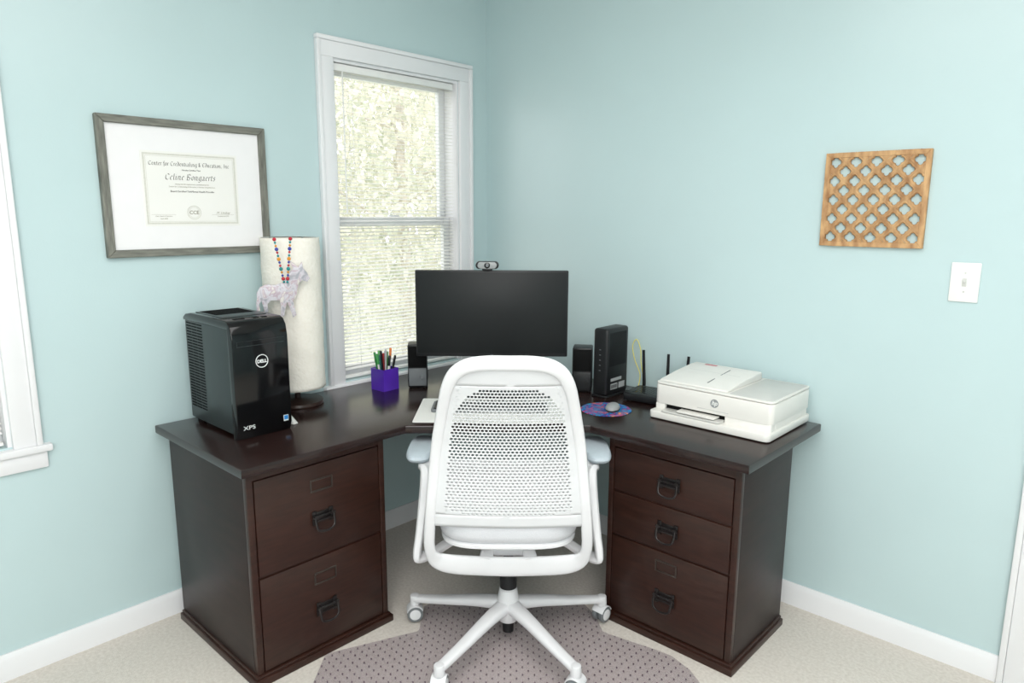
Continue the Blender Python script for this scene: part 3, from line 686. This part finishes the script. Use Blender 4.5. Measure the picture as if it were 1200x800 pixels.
# ------------------------------------------------------------ chair
cc=FR(2.307,-.0095)
CZ=.0065
r=root('office_chair',(cc.x,cc.y,CZ),YAW,label='white office chair with perforated back and grey seat at the desk',category='chair')
b=B()
lathe(b,[(0,.075),(.034,.075),(.042,.09),(.045,.13),(.036,.17),(.032,.195),(.026,.2),(0,.2)],32)
finish(b,'base_hub',[M_cw],r)
angs=[-90-36,-90+36,-90-108,-90+108,90]
for a in angs:
    A=math.radians(a);dv=V((math.cos(A),math.sin(A),0));sv=V((-dv.y,dv.x,0))
    b=B();pts=smooth([dv*.02+V((0,0,.135)),dv*.12+V((0,0,.125)),dv*.25+V((0,0,.103)),dv*.372+V((0,0,.085))],6)
    sweep(b,pts,[.062,.05,.042,.036],[.045,.036,.028,.024],side=sv,ex=3,seg=16)
    cyl(b,dv*.37+V((0,0,.062)),dv*.37+V((0,0,.1)),.019,.017,seg=16,bev=.003)
    lg=finish(b,'leg',[M_cw],r)
    b=B();c=dv*.37+V((0,0,.03)); sw=V((math.cos(A+.5),math.sin(A+.5),0)); ax=V((-sw.y,sw.x,0))
    for s in(-1,1):
        cyl(b,c+ax*s*.006,c+ax*s*.024,.0295,seg=28,mi=1,bev=.003);cyl(b,c+ax*s*.020,c+ax*s*.0255,.021,seg=24,mi=0,bev=.002)
    cyl(b,c-ax*.02,c+ax*.02,.005,seg=10)
    cyl(b,c,c+V((0,0,.04)),.008,seg=10)
    hood=[c+sw*.031*math.cos(t)+V((0,0,.032*math.sin(t))) for t in [math.radians(q) for q in range(20,170,15)]]
    sweep(b,hood,.05,.004,side=ax,ex=4,mi=0)
    finish(b,'caster',[M_cw,M_grey],r,label='white twin-wheel caster with grey tread')
b=B();lathe(b,[(0,.03),(.02,.03),(.02,.2),(.03,.201),(.03,.235),(.026,.262),(.017,.264),(.017,.4),(0,.4)],28)
finish(b,'gas_lift',[M_black],r,label='black gas lift column')
b=B();prism(b,rrect(-.085,-.12,.085,.14,.03),.375,.44,bev=.012);cyl(b,(.085,.08,.41),(.2,.08,.41),.007,seg=12);box(b,(.17,.06,.404),(.23,.1,.416),.004);finish(b,'tilt_mechanism',[M_cw],r)
def slab(b,hx,ya,yb,z0,z1,ex=4.,n=48,layers=None,mi=0):
    cyy=(ya+yb)/2;hy=(yb-ya)/2
    layers=layers or[(0,.93),(.12,.98),(.3,1),(.7,1),(.88,.98),(1,.93)]
    rings=[]
    for t,s in layers:
        ring=[]
        for k in range(n):
            a=2*math.pi*k/n;ca,sa=math.cos(a),math.sin(a)
            ring.append(b.verts.new((math.copysign(abs(ca)**(2/ex),ca)*hx*s,cyy+math.copysign(abs(sa)**(2/ex),sa)*hy*s,z0+(z1-z0)*t)))
        rings.append(ring)
    for a_,c_ in zip(rings,rings[1:]):
        for k in range(n): f=b.faces.new((a_[k],a_[(k+1)%n],c_[(k+1)%n],c_[k]));f.material_index=mi
    f=b.faces.new(rings[0][::-1]);f.material_index=mi
    f=b.faces.new(rings[-1]);f.material_index=mi
b=B();slab(b,.238,-.20,.27,.455,.550);finish(b,'seat',[M_cush],r,label='light grey fabric seat cushion')
b=B();slab(b,.23,-.195,.265,.435,.456);finish(b,'seat_shell',[M_cw],r)
half=[(0,1.099,-.302),(.07,1.098,-.302),(.122,1.088,-.299),(.160,1.060,-.29),(.184,1.012,-.275),(.197,.96,-.258),(.210,.89,-.237),(.225,.80,-.218),(.236,.70,-.21),(.246,.6,-.21),(.255,.5,-.20),(.258,.44,-.188),(.250,.400,-.175),(.228,.374,-.162),(.18,.362,-.155),(.08,.358,-.15)]
half=[(x,z if z<.7 else .7+(z-.7)*.952,y) for x,z,y in half]
loop=[V((x,y+.018*(abs(x)/.25)**2,z)) for x,z,y in half]+[V((0,-.15,.357))]+[V((-x,y+.018*(abs(x)/.25)**2,z)) for x,z,y in half[:0:-1]]
lp=smooth(loop,4,closed=True)
def sd(i,p,t): return t.cross(V((0,1,.0)))
b=B()
n=len(lp)
W_=[]
for p in lp:
    ztop=max(0,(p.z-.97)/.11);zbot=max(0,(.41-p.z)/.05)
    W_.append(.036+.010*ztop+.034*min(1,zbot))
sweep(b,lp,W_,[.022]*n,side=sd,ex=2.6,seg=16,closed=True)
finish(b,'back_frame',[M_cw],r,smoothang=60)
def hwid(z):
    xs=[(q[1],q[0]) for q in half]
    xs=[q for q in xs if q[0]>.42]; xs.sort()
    for i in range(len(xs)-1):
        if xs[i][0]<=z<=xs[i+1][0]:
            t=(z-xs[i][0])/(xs[i+1][0]-xs[i][0]+1e-9);return xs[i][1]+(xs[i+1][1]-xs[i][1])*t
    return xs[0][1] if z<xs[0][0] else xs[-1][1]
def yy_(z):
    xs=sorted([(q[1],q[2]) for q in half])
    for i in range(len(xs)-1):
        if xs[i][0]<=z<=xs[i+1][0]:
            t=(z-xs[i][0])/(xs[i+1][0]-xs[i][0]+1e-9);return xs[i][1]+(xs[i+1][1]-xs[i][1])*t
    return xs[-1][1]
def S(u,z):
    return V((u*(hwid(z)-.004),yy_(z)+.018*u*u-.004,z))
b=B()
def quad(u0,z0,u1,z1): 
    b.faces.new([b.verts.new(S(u0,z0)),b.verts.new(S(u1,z0)),b.verts.new(S(u1,z1)),b.verts.new(S(u0,z1))])
ZA,ZB=.562,1.004;NR=42;NC=29;U=.85
dz=(ZB-ZA)/NR;du=2*U/NC
for j in range(NR):
    za_=ZA+j*dz;zb_=za_+dz
    for s in(-1,1):
        e=[U,.9,.95,1.0]
        for q in range(3):
            a_,c_=s*e[q],s*e[q+1]
            quad(min(a_,c_),za_,max(a_,c_),zb_)
    cs=NC-(j%2);off=(j%2)*du/2
    if j%2: quad(-U,za_,-U+du/2,zb_);quad(U-du/2,za_,U,zb_)
    fz=min(1,j/(NR-1)*1.5)
    hx_=.22+.21*fz;hz_=.14+.29*fz
    for i in range(cs):
        ua=-U+off+i*du;ub=ua+du;um=(ua+ub)/2;zm=(za_+zb_)/2
        outer=[(ua,za_),(um,za_),(ub,za_),(ub,zm),(ub,zb_),(um,zb_),(ua,zb_),(ua,zm)]
        uc=abs(um)/U; corner=zm>ZB-.01-.10*uc**5 or zm<ZA+.03*uc**6
        if corner:
            b.faces.new([b.verts.new(S(*q)) for q in outer]);continue
        inner=[]
        for (uu,zz) in outer:
            dxn=(uu-um)/(du/2);dzn=(zz-zm)/(dz/2);l=math.hypot(dxn,dzn)
            inner.append((um+dxn/l*hx_*du,zm+dzn/l*hz_*dz))
        vo=[b.verts.new(S(*q)) for q in outer];vi=[b.verts.new(S(*q)) for q in inner]
        for k in range(8): b.faces.new((vo[k],vo[(k+1)%8],vi[(k+1)%8],vi[k]))
def solid(z0,z1,nz):
    for j in range(nz):
        a_=z0+(z1-z0)*j/nz;c_=z0+(z1-z0)*(j+1)/nz
        for i in range(16): quad(-1+i/8,a_,-1+(i+1)/8,c_)
solid(ZB,1.07,6);solid(.52,ZA,4)
bmesh.ops.remove_doubles(b,verts=b.verts,dist=.0002)
bmesh.ops.recalc_face_normals(b,faces=b.faces)
ob=finish(b,'backrest',[M_cwp],r,smoothang=50,label='pale grey perforated flexible backrest panel')
md=ob.modifiers.new('s','SOLIDIFY');md.thickness=.003;md.offset=0
# lumbar band behind the lower third of the panel
b=B();cols_=[]
for i in range(25):
    u=-.84+1.68*i/24;col_=[]
    for z in(.585,.590,.64,.69,.740,.745): col_.append(b.verts.new(S(u,z)+V((0,.011+(0 if .588<z<.742 else -.002),0))))
    cols_.append(col_)
for a_,c_ in zip(cols_,cols_[1:]):
    for k in range(5): b.faces.new((a_[k],a_[k+1],c_[k+1],c_[k]))
ob=finish(b,'lumbar_band',[M_cw],r,label='smooth white lumbar support band')
md=ob.modifiers.new('s','SOLIDIFY');md.thickness=.004;md.offset=0
for s in(-1,1):
    b=B()
    sweep(b,smooth([(s*.075,-.15,.375),(s*.07,-.12,.39),(s*.06,-.07,.40),(s*.055,0,.405)],5),[.05,.045,.04,.04],[.03,.028,.03,.03],ex=3)
    finish(b,'back_bracket',[M_cw],r)
for s in(-1,1):
    b=B()
    sweep(b,smooth([(s*.298,.12,.655),(s*.291,.03,.648),(s*.284,-.025,.625),(s*.290,-.055,.54),(s*.299,-.085,.45),(s*.307,-.105,.385),(s*.303,-.10,.362),(s*.26,-.05,.356),(s*.18,.0,.385),(s*.08,.03,.405)],6),[.05,.052,.055,.050,.046,.042,.040,.04,.045,.045],[.020,.026,.036,.034,.030,.028,.024,.022,.022,.022],side=(0,1,.2),ex=3,seg=14)
    finish(b,'armrest',[M_cw],r)
    b=B();slab(b,.049,-.015,.235,.66,.69,ex=3,layers=[(0,.86),(.25,.97),(.5,1),(.8,.96),(1,.86)])
    for v in b.verts: v.co.x+=s*.314
    finish(b,'arm_pad',[M_pad],r,label='soft pale blue-grey arm pad')

# ------------------------------------------------------------ lights
def area(name,loc,target,size,power,col=(1,1,1)):
    l=bpy.data.lights.new(name,'AREA');l.size=size;l.energy=power;l.color=col
    o=bpy.data.objects.new(name,l);COL.objects.link(o);o.location=loc
    o.rotation_euler=(V(target)-V(loc)).to_track_quat('-Z','Y').to_euler();return o
area('ceiling_light',(2.4,-2.2,2.58),(2.4,-2.2,0),2.2,58,(1,.98,.965))
area('bounce_flash',(3.5,-3.6,2.2),(.6,-1.0,.9),1.8,74,(1,.98,.965))
sun=bpy.data.lights.new('sun','SUN');sun.energy=3.2;sun.angle=.2;so=bpy.data.objects.new('sun',sun);COL.objects.link(so)
so.rotation_euler=V((-.75,.35,-.8)).to_track_quat('-Z','Y').to_euler()
w=bpy.data.worlds.new('world');SC.world=w;w.use_nodes=True;bg=w.node_tree.nodes['Background']
bg.inputs[0].default_value=(.97,.98,1,1);bg.inputs[1].default_value=2.1
try: SC.view_settings.view_transform='Standard'; SC.view_settings.look='None'
except Exception as e: print(e)

# ------------------------------------------------------------ camera
cd=bpy.data.cameras.new('camera');cd.sensor_width=36;cd.lens=821.7/1200*36;cd.clip_start=.05
co=bpy.data.objects.new('camera',cd);COL.objects.link(co);SC.camera=co
p_,r_=math.radians(10.359),math.radians(.262)
F=V((-math.sin(YAW)*math.cos(p_),math.cos(YAW)*math.cos(p_),-math.sin(p_)));R=V((math.cos(YAW),math.sin(YAW),0));U_=R.cross(F)
R2=R*math.cos(r_)+U_*math.sin(r_);U2=-R*math.sin(r_)+U_*math.cos(r_)
m=Matrix((R2,U2,-F)).transposed().to_4x4();m.translation=CAM;co.matrix_world=m
